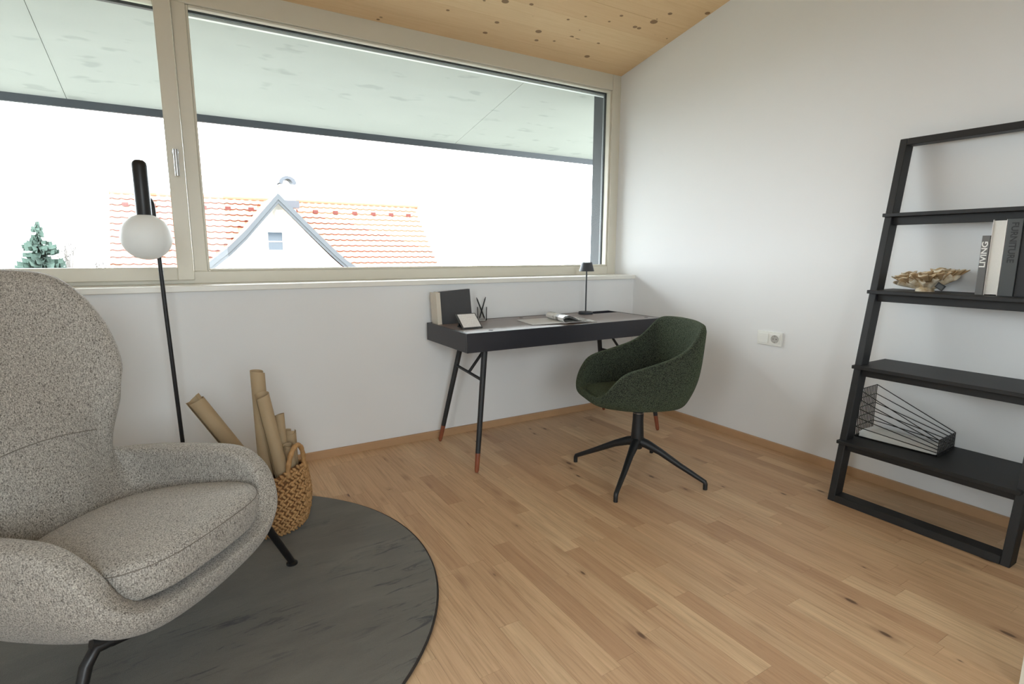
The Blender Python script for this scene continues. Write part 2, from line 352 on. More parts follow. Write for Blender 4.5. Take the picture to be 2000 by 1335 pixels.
# ceiling: glued pine boards, each its own piece, small joints
ce = struct('ceiling', prism([(YB-.2, zc(YB-.2)+.06), (.30, zc(.30)+.06), (.30, zc(.30)+.022), (YB-.2, zc(YB-.2)+.022)], XL-.2, .25, 'x'), 'pine', label='sloping knotty pine board ceiling')
ys = [.30, .10, -.065, -.235, -.402, -.60, -.79, -1.0]
while ys[-1] > YB: ys.append(ys[-1]-.2)
for a, b in zip(ys, ys[1:]):
    b += .0016 if abs(b+.402) < .01 else .0007
    cm = (a+b)/2; z = zc(cm)
    obj('ceiling_board', prism([(a-cm, zc(a)-z), (a-cm, zc(a)-z+.022), (b-cm, zc(b)-z+.022), (b-cm, zc(b)-z)], XL, 0, 'x'), 'pine', ce, loc=(0, cm, z))
# baseboards
HB = .0436
def skirting(name, bm, label): return struct(name, bm, 'oak_trim', label=label)
skirting('baseboard_window', prism([(0, 0), (-.016, 0), (-.016, HB-.004), (-.012, HB), (0, HB)], XL, -.016, 'x'), 'oak baseboard under the window')
skirting('baseboard_right', prism([(0, 0), (-.016, 0), (-.016, HB-.004), (-.012, HB), (0, HB)], -2.69, 0, 'y'), 'oak baseboard along the right wall')
# window sill
ZS = .985
struct('trim_2', bevel(B(XL, -.001, -.0185, RV+.02, ZS-.028, ZS), .003), 'sill', label='white window sill board')

# ------------------------------------------------------------------ window
w = struct('window_1', B(-.078, 0, RV, RV+.085, ZS, ZC), 'frame', label='wide cream wooden window with one opening sash and a long fixed pane')
XM0, XM1 = -2.872, -2.812                             # mullion of the outer frame
def wpart(name, *a, mat='frame', bev=.003):
    bm = B(*a)
    if bev: bevel(bm, bev, 1)
    return obj(name, bm, mat, w)
OT, OB = 2.338, 1.052
wpart('frame_head', XL, -.078, RV, RV+.085, OT, ZC+.02)
wpart('frame_bottom', XL, -.078, RV, RV+.085, ZS, 1.048)
wpart('mullion', XM0, XM1, RV, RV+.085, 1.048, OT)
# glazing beads of the fixed pane
wpart('glazing_bead', XM1, XM1+.012, RV+.012, RV+.05, 1.048, OT)
wpart('glazing_bead', -.090, -.078, RV+.012, RV+.05, 1.048, OT)
wpart('glazing_bead', XM1+.012, -.090, RV+.012, RV+.05, 1.048, 1.060)
wpart('glazing_bead', XM1+.012, -.090, RV+.012, RV+.05, OT-.012, OT)
wpart('pane', XM1+.004, -.082, RV+.050, RV+.058, 1.05, OT-.004, mat='glass', bev=0)
# opening sash, stands proud of the frame
SY0, SY1 = RV-.022, RV+.05
sx0, sx1, sz0, sz1 = -4.38, -2.874, 1.004, 2.375
sash = wpart('sash', sx1-.072, sx1, SY0, SY1, sz0, sz1)
for a in ((sx0, sx0+.072, sz0, sz1), (sx0+.072, sx1-.072, sz0, sz0+.066), (sx0+.072, sx1-.072, sz1-.066, sz1)):
    obj('sash_rail', bevel(B(a[0], a[1], SY0, SY1, a[2], a[3]), .003, 1), 'frame', sash)
obj('sash_pane', B(sx0+.07, sx1-.07, RV+.02, RV+.028, sz0+.064, sz1-.064), 'glass', sash)
# lever handle
hx, hz = -2.908, 1.632
hd = obj('handle', lathe([(0, 0), (.0155, 0), (.0155, .008), (.0135, .010), (0, .010)], 20), 'chrome', sash, True, loc=(hx, SY0, hz)); hd.rotation_euler = (PI/2, 0, 0)
lv = obj('handle_lever', tube(T([(0, 0, .008), (0, 0, .045)], .008), [(0, .008, .045), (0, -.118, .045)], .0105, 16), 'chrome', hd, True)
# outer trims seen through the pane: dark shadow gap and light shading rail
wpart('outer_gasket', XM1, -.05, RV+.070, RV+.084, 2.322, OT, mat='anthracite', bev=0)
wpart('blind_rail', XM1+.004, -.05, RV+.10, RV+.125, 2.315, 2.350, mat='alu_white', bev=0)
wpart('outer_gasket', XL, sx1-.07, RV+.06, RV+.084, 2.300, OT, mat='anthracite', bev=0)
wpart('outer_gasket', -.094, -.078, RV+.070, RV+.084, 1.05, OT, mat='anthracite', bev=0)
wpart('blind_guide', -.040, -.012, RV+.115, RV+.150, .98, 2.37, mat='alu_white', bev=0)
struct('trim_3', B(-.020, .10, RV+.17, RV+.285, .6, 2.40), 'slate_wood', label='dark stained board on the outer window reveal')

# ------------------------------------------------------------------ outside: roof overhang, neighbour house, trees
YE = 1.72
ov = thing('roof_overhang', 'whitewashed underside of the roof overhang outside the window', 'roof overhang', (0, 0, 0))
jx = [-7.5, -6.3, -3.48, -.657, 2.2, 4.0]            # board joints across the overhang
for a, b in zip(jx, jx[1:]):
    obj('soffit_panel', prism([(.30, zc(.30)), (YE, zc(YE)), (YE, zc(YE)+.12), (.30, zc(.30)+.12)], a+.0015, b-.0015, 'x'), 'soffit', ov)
fa = obj('eaves_fascia', B(-7.5, 4.0, YE, YE+.03, zc(YE)-.052, zc(YE)+.20), 'anthracite', ov)
x = -7.2
while x < 3.8:
    obj('fascia_screw', lathe([(0, -.004), (.006, -.004), (.006, 0)], 8, c=(0, 0)), 'alu_white', fa, loc=(x, YE+.015, zc(YE)-.052)); x += .165
gr = struct('ground', B(-60, 60, 2, 120, -3.2, -3.0), 'grass', label='meadow far below the window')
struct('ground_near', B(-60, 60, -60, 2, -3.2, -3.0), 'grass', label='lawn below the house')

YR, ZR = 20.0, 3.137; HX0, HX1 = -4.70, 6.23; YV = 16.5   # ridge line, verges, gable plane
house = thing('house', 'white house with red tiled roof and pointed cross gable beyond the window', 'house', (.8, 18, -3.0))
HL = Vector((.8, 18, -3.0))
def hp(name, bm, mat, parent=None, smooth=False):
    if parent is None: bmesh.ops.translate(bm, verts=bm.verts[:], vec=-HL)
    return obj(name, bm, mat, parent or house, smooth)
def hpp(name, bm, mat, parent):                       # sub-part of a part whose origin is the house base
    bmesh.ops.translate(bm, verts=bm.verts[:], vec=-HL); return obj(name, bm, mat, parent)
hp('wall', B(HX0+.6, HX1-.6, 16.9, 25.0, -3.0, .2), 'house_wall')
# main roof: front and back slopes at 45 degrees
def rz(y): return ZR-abs(YR-y)*1.0
roof = hp('roof', prism([(15.6, rz(15.6)-.10), (YR, ZR-.10), (24.4, rz(24.4)-.10), (24.4, rz(24.4)-.28), (YR, ZR-.30), (15.6, rz(15.6)-.28)], HX0, HX1, 'x'), 'tile')
# gable outline (front plane), apex and flared feet
GA = [(-3.35, -.55), (-2.75, .15), (-2.08, .80), (-1.45, 1.33), (-.98, 1.80), (.035, 2.99), (1.00, 1.97), (1.75, 1.20), (2.15, .83), (2.75, .42), (3.40, -.10)]
def gz(x):
    for (a, za), (b, zb2) in zip(GA, GA[1:]):
        if a <= x <= b: return za+(zb2-za)*(x-a)/(b-a)
    return -9
TW, TH = .262, .30
def tile_mesh():
    bm = bmesh.new(); n = 6; top = []; bot = []
    for e, (s, lift) in enumerate(((0, .050), (TH*1.12, .0))):
        rowt, rowb = [], []
        for k in range(n+1):
            t = k/n; h = .030*max(0, math.sin(t*2*PI)) - .008*max(0, -math.sin(t*2*PI))
            rowt.append(bm.verts.new((t*TW*1.04, s, lift+h+.014))); rowb.append(bm.verts.new((t*TW*1.04, s, lift+h-.026)))
        top.append(rowt); bot.append(rowb)
    for k in range(n):
        bm.faces.new((top[0][k], top[0][k+1], top[1][k+1], top[1][k])); bm.faces.new((bot[0][k], bot[1][k], bot[1][k+1], bot[0][k+1]))
        bm.faces.new((bot[0][k], bot[0][k+1], top[0][k+1], top[0][k]))
    return bm
tb = tile_mesh(); bmesh.ops.recalc_face_normals(tb, faces=tb.faces[:]); tme = bpy.data.meshes.new('roof_tile'); tb.to_mesh(tme); tb.free(); tme.materials.append(M['tile']); tme.materials.append(M['lip_shade_guard_red'])
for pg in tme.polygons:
    if all(tme.vertices[v].co.y < .01 for v in pg.vertices): pg.material_index = 1  # lower lips coloured darker to paint the shade line under each row
cells = []; r = 0
while True:
    s = TH*(r+1); y = YR-s*math.cos(PI/4); z = ZR-s*math.sin(PI/4)
    if y < 15.7: break
    x = HX0+.02
    while x+TW < HX1+.05:
        depth = (YR-(3.0-z) if z < 3 else YR) 
        hidden = gz(x+TW/2) > z+.05 and y > YV-1
        cells.append((hidden or z < .45, r, x, y, z)); x += TW
    r += 1
vis = [c for c in cells if not c[0]]; vis.sort(key=lambda c: (c[2]-CAM.x)**2+(c[3]-CAM.y)**2)
RX = Matrix.Rotation(PI/4, 4, 'X'); stuff = bmesh.new()
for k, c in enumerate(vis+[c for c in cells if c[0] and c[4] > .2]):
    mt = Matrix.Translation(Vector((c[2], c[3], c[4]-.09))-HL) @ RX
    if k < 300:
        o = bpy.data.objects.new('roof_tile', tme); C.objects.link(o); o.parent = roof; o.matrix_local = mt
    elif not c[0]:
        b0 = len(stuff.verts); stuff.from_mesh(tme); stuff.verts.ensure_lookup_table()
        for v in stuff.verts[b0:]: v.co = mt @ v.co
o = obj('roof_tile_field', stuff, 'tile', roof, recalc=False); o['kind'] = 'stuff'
hpp('ridge_cap', T([(HX0, YR, ZR-.02), (HX1, YR, ZR-.02)], .10, 10), 'tile', roof)
x = HX0+.45
while x < HX1-.2:
    y = YR-TH*2.2*math.cos(PI/4); z = ZR-TH*2.2*math.sin(PI/4)
    if gz(x) < z+.05: hpp('snow_guard', B(x-.09, x+.09, y-.05, y+.03, z-.05, z+.075), 'lip_shade_guard_red', roof)
    x += .76
# cross gable: roof sheets, wall, barge boards, beam end, window
def strip(pts, y0, y1, t):
    bm = bmesh.new(); n = len(pts)
    for (xa, za), (xb, zb2) in zip(pts, pts[1:]):
        v = [bm.verts.new(q) for q in ((xa, y0, za), (xb, y0, zb2), (xb, y1, zb2), (xa, y1, za), (xa, y0, za-t), (xb, y0, zb2-t), (xb, y1, zb2-t), (xa, y1, za-t))]
        for f in ((0, 1, 2, 3), (7, 6, 5, 4), (0, 4, 5, 1), (3, 2, 6, 7), (0, 3, 7, 4), (1, 5, 6, 2)): bm.faces.new([v[i] for i in f])
    bmesh.ops.remove_doubles(bm, verts=bm.verts[:], dist=1e-5); return bm
apex = 5
gw = hp('gable_wall', prism([(-3.0, -3.0)]+[(a*.97, b-.17) for a, b in GA if b > -.3]+[(3.0, -3.0)], YV+.55, YV+.9), 'house_wall')
z = .45
while z < 2.4:                                         # boarded gable, each board a piece
    def xat(zz, side):
        pts = GA[:apex+1] if side < 0 else GA[apex:][::-1]
        for (a, za), (b, zb2) in zip(pts, pts[1:]):
            if za <= zz <= zb2: return a+(b-a)*(zz-za)/(zb2-za)
        return 0
    zz = min(z+.55, 2.9); a, b = xat(zz, -1), xat(zz, 1)
    if b-a > .5: hpp('board', B(a*.93, b*.93, YV+.525, YV+.555, z+.006, z+.165), 'house_board', gw)
    z += .175
for nm, pts in (('gable_roof', GA[:apex+1]), ('gable_roof', GA[apex:])):
    hp(nm, strip(pts, YV, YV+3.6, .10), 'tile')
    bb = hp('barge_board', strip([(a, b+.03) for a, b in pts], YV-.06, YV, .20), 'slate_wood')
    hpp('barge_moulding', strip([(a, b-.17) for a, b in pts], YV-.03, YV+.02, .12), 'slate_wood', bb)
    hpp('verge_soffit', strip([(a, b-.12) for a, b in pts], YV, YV+.55, .05), 'house_board', bb)
hp('beam_end', B(-.03, .15, YV-.02, YV+.6, 2.22, 2.48), 'house_board')
gwin = hp('gable_window', B(-.30, .19, YV+.50, YV+.53, 1.19, 1.80), 'house_glass')
for a in ((-.37, -.28, 1.12, 1.87), (.17, .26, 1.12, 1.87), (-.28, .17, 1.79, 1.87), (-.28, .17, 1.12, 1.20), (-.28, .17, 1.47, 1.50)):
    hpp('window_bar', B(a[0], a[1], YV+.47, YV+.52, a[2], a[3]), 'house_board', gwin)
ch = hp('chimney', B(.50, .98, 18.75, 19.25, 1.6, 3.50), 'chimney')
hpp('flashing', B(.42, 1.06, 18.50, 18.74, 2.72, 2.98), 'lead', ch)
hpp('chimney_slab', B(.44, 1.04, 18.69, 19.31, 3.50, 3.56), 'chimney', ch)
arch = [(.50+.24+.30*math.cos(t), 3.60+.26*math.sin(t)) for t in [PI*k/10 for k in range(11)]]; inn = [(.74+.17*math.cos(t), 3.56+.20*math.sin(t)) for t in [PI*k/10 for k in range(10, -1, -1)]]
bm = bmesh.new(); A = arch; I = inn[::-1]
for yy in ((18.7, 19.3),):
    for (p, q, p2, q2) in zip(A, A[1:], I, I[1:]):
        v = [bm.verts.new((p[0], yy[0], p[1])), bm.verts.new((q[0], yy[0], q[1])), bm.verts.new((q2[0], yy[0], q2[1])), bm.verts.new((p2[0], yy[0], p2[1])),
             bm.verts.new((p[0], yy[1], p[1])), bm.verts.new((q[0], yy[1], q[1])), bm.verts.new((q2[0], yy[1], q2[1])), bm.verts.new((p2[0], yy[1], p2[1]))]
        for f in ((0, 1, 2, 3), (7, 6, 5, 4), (0, 4, 5, 1), (2, 6, 7, 3)): bm.faces.new([v[i] for i in f])
bmesh.ops.remove_doubles(bm, verts=bm.verts[:], dist=1e-4); hpp('chimney_hood', bm, 'lead', ch)

# spruce
def spruce(loc, h, label, seed=1):
    rg = random.Random(seed); t = thing('spruce_tree', label, 'tree', loc)
    obj('trunk', T([(0, 0, 0), (0, 0, h*.6), (0, 0, h)], [.16, .08, .01], 8), 'bark', t, True)
    bm = bmesh.new(); z = h*.995
    while z > .5:
        f = (h-z)/h; R = .06+2.15*f**.92*(1+.25*math.sin(z*9)); n = 4 + int(7*min(1, f*3))
        for k in range(n):
            a = rg.uniform(0, 2*PI); L = R*rg.uniform(.6, 1.08); d = Vector((math.cos(a), math.sin(a), 0)); s = Vector((-d.y, d.x, 0)); dr = rg.uniform(.15, .40)
            seg = 4; rows = []
            for q in range(seg+1):
                u = q/seg; wv = L*.26*(1-u*.85)+.02; c = d*(L*u)+Vector((0, 0, z-dr*L*u+.20*L*u*u*u))
                rows.append([c+s*wv*rg.uniform(.7, 1.2)-Vector((0, 0, .06+.12*L)), c+Vector((0, 0, .03)), c-s*wv*rg.uniform(.7, 1.2)-Vector((0, 0, .06+.12*L))])
            vr = [[bm.verts.new(p) for p in rr] for rr in rows]
            for q in range(seg):
                for e in (0, 1):
                    if rg.random() < .9: bm.faces.new((vr[q][e], vr[q][e+1], vr[q+1][e+1], vr[q+1][e]))
        z -= .085+.03*f
    obj('needles', bm, 'needles', t)
spruce((-6.99, 22, -3.0), 5.15, 'dark green spruce tree left of the tiled house', 2)
spruce((-10.1, 26, -3.0), 4.4, 'small spruce tip at the far left edge of the window', 5)
def bare(loc, h, label, seed, r0=.03, n=7):
    rg = random.Random(seed); t = thing('bare_shrub', label, 'shrub', loc)
    st = bmesh.new(); tube(st, [(0, 0, 0), (0, 0, h*.72)], [.11, .07], 6); obj('trunk', st, 'bark', t)
    def grow(bm, p, d, L, r, lvl):
        e = p+d*L; tube(bm, [p, (p+e)/2+Vector((rg.uniform(-.03, .03), 0, rg.uniform(0, .03))), e], [r, r*.8, r*.5], 5)
        if lvl: 
            for _ in range(3): grow(bm, p+d*L*rg.uniform(.45, 1), (d+Vector((rg.uniform(-.6, .6), rg.uniform(-.6, .6), rg.uniform(-.1, .3)))).normalized(), L*.5, r*.5, lvl-1)
    for k in range(n):
        bm = bmesh.new(); a = rg.uniform(0, 2*PI)
        grow(bm, Vector((0, 0, h*.7)), Vector((math.cos(a)*.32, math.sin(a)*.32, 1)).normalized(), h*.26*rg.uniform(.5, 1), r0, 2)
        obj('branch', bm, 'bark', t)
bare((-6.5, 24, -3.0), 4.55, 'leafless pollarded tree beside the spruce', 3, .035)
bare((-5.6, 25, -3.0), 4.15, 'thin leafless shrub at the left verge of the tiled roof', 4, .02)

# ------------------------------------------------------------------ lofted upholstery shells
def cr(p0, p1, p2, p3, t):
    return .5*((2*p1)+(p2-p0)*t+(2*p0-5*p1+4*p2-p3)*t*t+(3*p1-p0-3*p2+p3)*t**3)
def ring(half, sub):
    h = [Vector(p) for p in half]; full = h+[Vector((-p.x, p.y, p.z)) for p in h[-2:0:-1]]; n = len(full); out = []
    for i in range(n):
        for s in range(sub): out.append(cr(full[i-1], full[i], full[(i+1) % n], full[(i+2) % n], s/sub))
    return out
def loft(halves, sub=3, rsub=4, cap=True):
    R = [ring(h, sub) for h in halves]; n = len(R[0]); rows = []
    for i in range(len(R)-1):
        a, b, c, d = R[max(i-1, 0)], R[i], R[i+1], R[min(i+2, len(R)-1)]
        for s in range(rsub): rows.append([cr(a[k], b[k], c[k], d[k], s/rsub) for k in range(n)])
    rows.append(R[-1])
    bm = bmesh.new(); uvl = bm.loops.layers.uv.new('uv')
    V = [[bm.verts.new(p) for p in r] for r in rows]
    per = [0]; mid = rows[int(len(rows)*.7)]
    for k in range(n): per.append(per[-1]+(mid[(k+1) % n]-mid[k]).length)
    hts = [[0]*n]
    for a, b in zip(rows, rows[1:]): hts.append([h+(q-p).length for h, p, q in zip(hts[-1], a, b)])
    for i in range(len(rows)-1):
        for k in range(n):
            k2 = (k+1) % n; f = bm.faces.new((V[i][k], V[i][k2], V[i+1][k2], V[i+1][k]))
            for lp, (a, b, kk) in zip(f.loops, ((i, k, k), (i, k2, k+1), (i+1, k2, k+1), (i+1, k, k))): lp[uvl].uv = (per[kk], hts[a][b])
    if cap:
        c = bm.verts.new(sum((Vector(p) for p in rows[0]), Vector())/n)
        for k in range(n):
            f = bm.faces.new((V[0][(k+1) % n], V[0][k], c))
            for lp in f.loops: lp[uvl].uv = (lp.vert.co.x, lp.vert.co.y)
    return bm
def soften(o, thick=None, lev=1):
    if thick:
        s = o.modifiers.new('thickness', 'SOLIDIFY'); s.thickness = thick; s.offset = 0; s.use_even_offset = False
    s = o.modifiers.new('round', 'SUBSURF'); s.levels = lev; s.render_levels = lev
    return o
def neg(pts): return [(a, -b, c) for a, b, c in pts]
def shrink(h, f, z=None, c=(0, 0)): return [(c[0]+(p[0]-c[0])*f, c[1]+(p[1]-c[1])*f, p[2] if z is None else z) for p in h]

# ------------------------------------------------------------------ armchair (faces local -y)
AC = thing('armchair', 'grey-beige melange wingback armchair with seat cushion on the round rug', 'armchair', (-3.1624, -1.2478, .016), math.radians(48.5))
rim = neg([(0, .315, .305), (.14, .315, .31), (.23, .31, .33), (.285, .295, .38), (.312, .258, .458), (.318, .18, .510), (.318, .05, .514), (.317, -.11, .503),
           (.308, -.215, .495), (.266, -.290, .505), (.216, -.288, .585), (.246, -.232, .675), (.280, -.196, .765), (.270, -.218, .90), (.240, -.268, 1.01), (.19, -.322, 1.080), (.10, -.360, 1.100), (0, -.37, 1.102)])
mid = neg([(0, .31, .275), (.14, .31, .278), (.22, .30, .29), (.275, .27, .315), (.305, .21, .35), (.315, .13, .37), (.315, .03, .37), (.315, -.08, .37),
           (.307, -.17, .37), (.276, -.225, .38), (.240, -.252, .42), (.215, -.260, .47), (.195, -.262, .52), (.175, -.262, .55), (.145, -.258, .58), (.105, -.256, .60), (.05, -.255, .61), (0, -.255, .61)])
bot = neg([(0, .285, .245), (.12, .28, .252), (.19, .27, .265), (.235, .24, .275), (.255, .19, .275), (.265, .12, .27), (.265, .04, .26), (.26, -.04, .25),
           (.25, -.10, .245), (.23, -.135, .245), (.20, -.155, .25), (.17, -.165, .255), (.14, -.17, .26), (.11, -.172, .262), (.08, -.174, .265), (.05, -.175, .265), (.025, -.176, .265), (0, -.176, .265)])
rim, mid, bot = [[(a, b, c-.016) for a, b, c in h] for h in (rim, mid, bot)]
o = obj('shell', loft([shrink(bot, .45, .238), shrink(bot, .8, .236), bot, mid, rim], 3, 4), 'tweed', AC, 'all'); soften(o, .068, 1)
# seat cushion with a stitched edge
def cushion_rings(outl, prof):
    return [[(p[0]*s+0, (p[1]-cy)*s+cy, z+dz*p[2]) for p in outl] for s, z, dz in prof for cy in (-.10,)]
cout = neg([(0, .350, 0), (.12, .345, 0), (.19, .325, 0), (.245, .278, 0), (.266, .21, 0), (.265, .12, 0), (.248, .03, 0), (.218, -.045, 0), (.172, -.10, 0), (.11, -.128, 0), (.05, -.138, 0), (0, -.140, 0)])
prof = [(.55, .285, 0), (.90, .288, 0), (.965, .302, 0), (.99, .328, 0), (1.0, .352, 0), (.995, .376, 0), (.96, .392, 0), (.86, .402, 0), (.6, .410, 0), (.25, .414, 0)]
cr_ = cushion_rings(cout, prof)
bm = loft(cr_, 3, 2)
uvl = bm.loops.layers.uv.active; bm.verts.ensure_lookup_table()
top = sum((Vector(p) for p in ring(cr_[-1], 3)), Vector())/len(ring(cr_[-1], 3))
n = len(ring(cr_[-1], 3)); edge = [v for v in bm.verts if abs(v.co.z-.414) < .0006]
try: bm.faces.new(sorted(edge, key=lambda v: math.atan2(v.co.y-top.y, v.co.x-top.x)))
except Exception: pass
for f in bm.faces:
    if f.calc_center_median().z > .365 or len(f.verts) > 4:
        for lp in f.loops: lp[uvl].uv = (lp.vert.co.x, lp.vert.co.y)
for v in bm.verts: v.co.z += (-v.co.y-.10)*.10
cu = obj('seat_cushion', bm, 'tweed', AC, 'all'); soften(cu, None, 1)
sp = [(p.x*.998, (p.y+.10)*.998-.10, .377+(-p.y-.10)*.10) for p in ring(cushion_rings(cout, [(.995, .376, 0)])[0], 4)]
obj('cushion_seam', T(sp, .0013, 6, closed=True), 'tweed_seam', cu, True)
# stitched seam across the lower back
sv = [(u, .353-.03-.02-.028*(u/.2)**2+.0, .605-.016-.25*u*u) for u in [k*.02 for k in range(-11, 12)]]
obj('back_seam', T([(u, .2195-.10*u*u, .596-.6*u*u) for u in [k*.015 for k in range(-12, 13)]], .0013, 6), 'tweed_seam', AC, True)
fr = obj('underframe', T(neg([(-.305, .245, .262), (-.27, .262, .245), (-.18, .272, .222), (-.06, .278, .208), (.06, .278, .208), (.18, .272, .222), (.27, .262, .245), (.305, .245, .262)]), .0125, 10), 'black_soft', AC, True)
for s in (-1, 1):
    fu = .458 if s > 0 else .410
    lg = obj('leg', T(neg([(s*.27, .262, .247), (s*.300, .250, .248), (s*.325, .248, .222), (s*fu, .248, .008)]), [.0125, .0135, .0135, .0115], 12), 'black_soft', AC, True)
    obj('glide', lathe([(0, 0), (.020, 0), (.020, .006), (.012, .012), (0, .012)], 16, c=(s*fu, -.248)), 'black_soft', lg, True)
    lg = obj('leg', T(neg([(s*.15, -.20, .215), (s*.20, -.235, .215), (s*.37, -.40, .008)]), [.0125, .0135, .0115], 12), 'black_soft', AC, True)
    obj('glide', lathe([(0, 0), (.020, 0), (.020, .006), (.012, .012), (0, .012)], 16, c=(s*.37, .40)), 'black_soft', lg, True)
    obj('side_rail', T(neg([(s*.27, .262, .247), (s*.22, .05, .215), (s*.15, -.20, .215)]), .011, 8), 'black_soft', AC, True)

# ------------------------------------------------------------------ round rug
bm = lathe([(0, .0), (.868, .0), (.868, .010), (.862, .0155), (.5, .0160), (0, .0160)], 128)
rg = obj('round_rug', bm, 'rug', None, True, loc=(-3.076, -1.1474, .0005)); tag(rg, 'dark grey-green round rug with brushed pile under the armchair', 'rug')
obj('rug_binding', T([(.868*math.cos(t), .868*math.sin(t), .007) for t in [2*PI*k/128 for k in range(128)]], .0050, 8, closed=True), 'rug_edge', rg, True)

# ------------------------------------------------------------------ desk
DX0, DX1, DY0, DY1, DZ, DT = -1.698, -.28, -.5725, -.04, .7347, .1033
bx, by = (DX0+DX1)/2, (DY0+DY1)/2
DK = thing('desk', 'anthracite desk with walnut top and splayed wood-tipped legs under the window', 'desk', (bx, by, 0))
def dp(name, bm, mat, parent=None, smooth=False):
    bmesh.ops.translate(bm, verts=bm.verts[:], vec=(-bx, -by, 0)); return obj(name, bm, mat, parent or DK, smooth)
t = .014; zb = DZ-DT
body = dp('front_panel', bevel(B(DX0, DX1, DY0, DY0+t, zb, DZ), .0015, 1), 'desk_body')
dp('back_panel', bevel(B(DX0, DX1, DY1-t, DY1, zb, DZ), .0015, 1), 'desk_body')
dp('side_panel', bevel(B(DX0, DX0+t, DY0+t, DY1-t, zb, DZ), .0015, 1), 'desk_body')
dp('side_panel', bevel(B(DX1-t, DX1, DY0+t, DY1-t, zb, DZ), .0015, 1), 'desk_body')
dp('bottom_panel', B(DX0+t, DX1-t, DY0+t, DY1-t, zb, zb+.012), 'desk_body')
YT = -.155                                            # front edge of the open troughs
top = dp('desktop', B(DX0+t, DX1-t, DY0+t, YT, DZ-.018, DZ-.0015), 'walnut')
dp('desktop', B(-1.40, -.505, YT+.0012, DY1-t, DZ-.018, DZ-.0015), 'walnut')
for (x, y) in ((-1.52, -.507), (-.349, -.491), (-1.08, -.115)):
    dp('finger_hole', lathe([(0, DZ-.0012), (.013, DZ-.0012), (.013, DZ-.004)], 20, c=(x, y)), 'hole', top)
legs = [((-1.575, -.535), (-1.684, -.642)), ((-1.515, -.14), (-1.650, -.092)), ((-.405, -.535), (-.340, -.630)), ((-.45, -.14), (-.332, -.085))]
for (tx, ty), (fx, fy) in legs:
    a, b = Vector((tx, ty, zb)), Vector((fx, fy, .004)); m_ = b+(a-b)*.155
    lg = dp('leg', T([a, m_], [.0165, .0135], 16), 'black')
    dp('leg_tip', T([m_, b+(a-b)*.02, b], [.0136, .0120, .008], 16), 'tip', lg, True)
for i, sgn in ((0, 1), (2, -1)):
    (t0, f0), (t1, f1) = legs[i], legs[i+1]
    P = lambda tt, ff, z: Vector((ff[0]+(tt[0]-ff[0])*z/zb, ff[1]+(tt[1]-ff[1])*z/zb, z))
    p, q = P(t0, f0, .475), P(t1, f1, .475)
    dp('crossbar', T([p, q], .0085, 10), 'black', None, True)
    mm = (p+q)/2; dp('strut', T([mm, mm+Vector((sgn*.13, 0, zb-.475))], .0085, 10), 'black', None, True)

# ------------------------------------------------------------------ desk chair (faces local -y)
DC = thing('desk_chair', 'dark green boucle shell chair on a black four-star base at the desk', 'chair', (-.978, -1.09, 0), math.radians(161+90))
rim = neg([(0, .280, .462), (.11, .276, .464), (.175, .262, .488), (.212, .232, .548), (.234, .180, .602), (.242, .07, .634), (.244, -.05, .670), (.241, -.118, .708),
           (.234, -.178, .772), (.208, -.215, .810), (.11, -.248, .820), (0, -.256, .822)])
mid = neg([(0, .286, .448), (.11, .280, .446), (.18, .250, .455), (.217, .205, .485), (.236, .14, .51), (.245, .04, .525), (.246, -.05, .54), (.241, -.12, .55),
           (.220, -.175, .565), (.170, -.212, .575), (.088, -.232, .58), (0, -.238, .58)])
bot = neg([(0, .250, .428), (.10, .240, .426), (.16, .200, .430), (.198, .15, .434), (.216, .09, .434), (.222, .03, .434), (.220, -.04, .434), (.208, -.10, .434),
           (.172, -.150, .434), (.122, -.182, .434), (.06, -.200, .434), (0, -.205, .434)])
o = obj('shell', loft([shrink(bot, .5, .418), shrink(bot, .85, .420), bot, mid, rim], 3, 4), 'boucle', DC, 'all'); soften(o, .036, 1)
so = neg([(0, .262, 0), (.10, .255, 0), (.168, .225, 0), (.197, .165, 0), (.21, .05, 0), (.205, -.05, 0), (.18, -.12, 0), (.10, -.165, 0), (0, -.175, 0)])
sr = [[(p[0]*s, p[1]*s, z) for p in so] for s, z in ((.3, .430), (.9, .435), (.98, .446), (.95, .458), (.75, .470), (.3, .476))]
bm = loft(sr, 3, 2); e = [v for v in bm.verts if abs(v.co.z-.476) < .0005]
try: bm.faces.new(sorted(e, key=lambda v: math.atan2(v.co.y, v.co.x)))
except Exception: pass
soften(obj('seat_pad', bm, 'boucle', DC, 'all'), None, 1)
obj('column', lathe([(0, .150), (.026, .150), (.034, .185), (.031, .24), (.0275, .30), (.0275, .338), (.0255, .340), (.0255, .402), (.05, .406), (0, .406)], 24), 'black', DC, True)
obj('column_ring', lathe([(.0272, .3375), (.0282, .3385), (.0282, .3405), (.0258, .3412)], 24), 'chrome', DC, True)
feet = [(-1.14, -.787), (-1.284, -1.275), (-.814, -1.40), (-.673, -.901)]
ri = Matrix.Rotation(-math.radians(251), 3, 'Z')
for fx, fy in feet:
    d = ri @ Vector((fx+.978, fy+1.09, 0)); L = d.length; d.normalize()
    pts = [(.0, .190), (.05, .180), (.12, .152), (.22, .100), (L-.02, .048), (L-.004, .040), (L, .030), (L, .002)]; rads = [.026, .023, .018, .0145, .0115, .0115, .0112, .0108]
    obj('base_leg', T([d*a+Vector((0, 0, z)) for a, z in pts], rads, 10), 'black', DC, True)

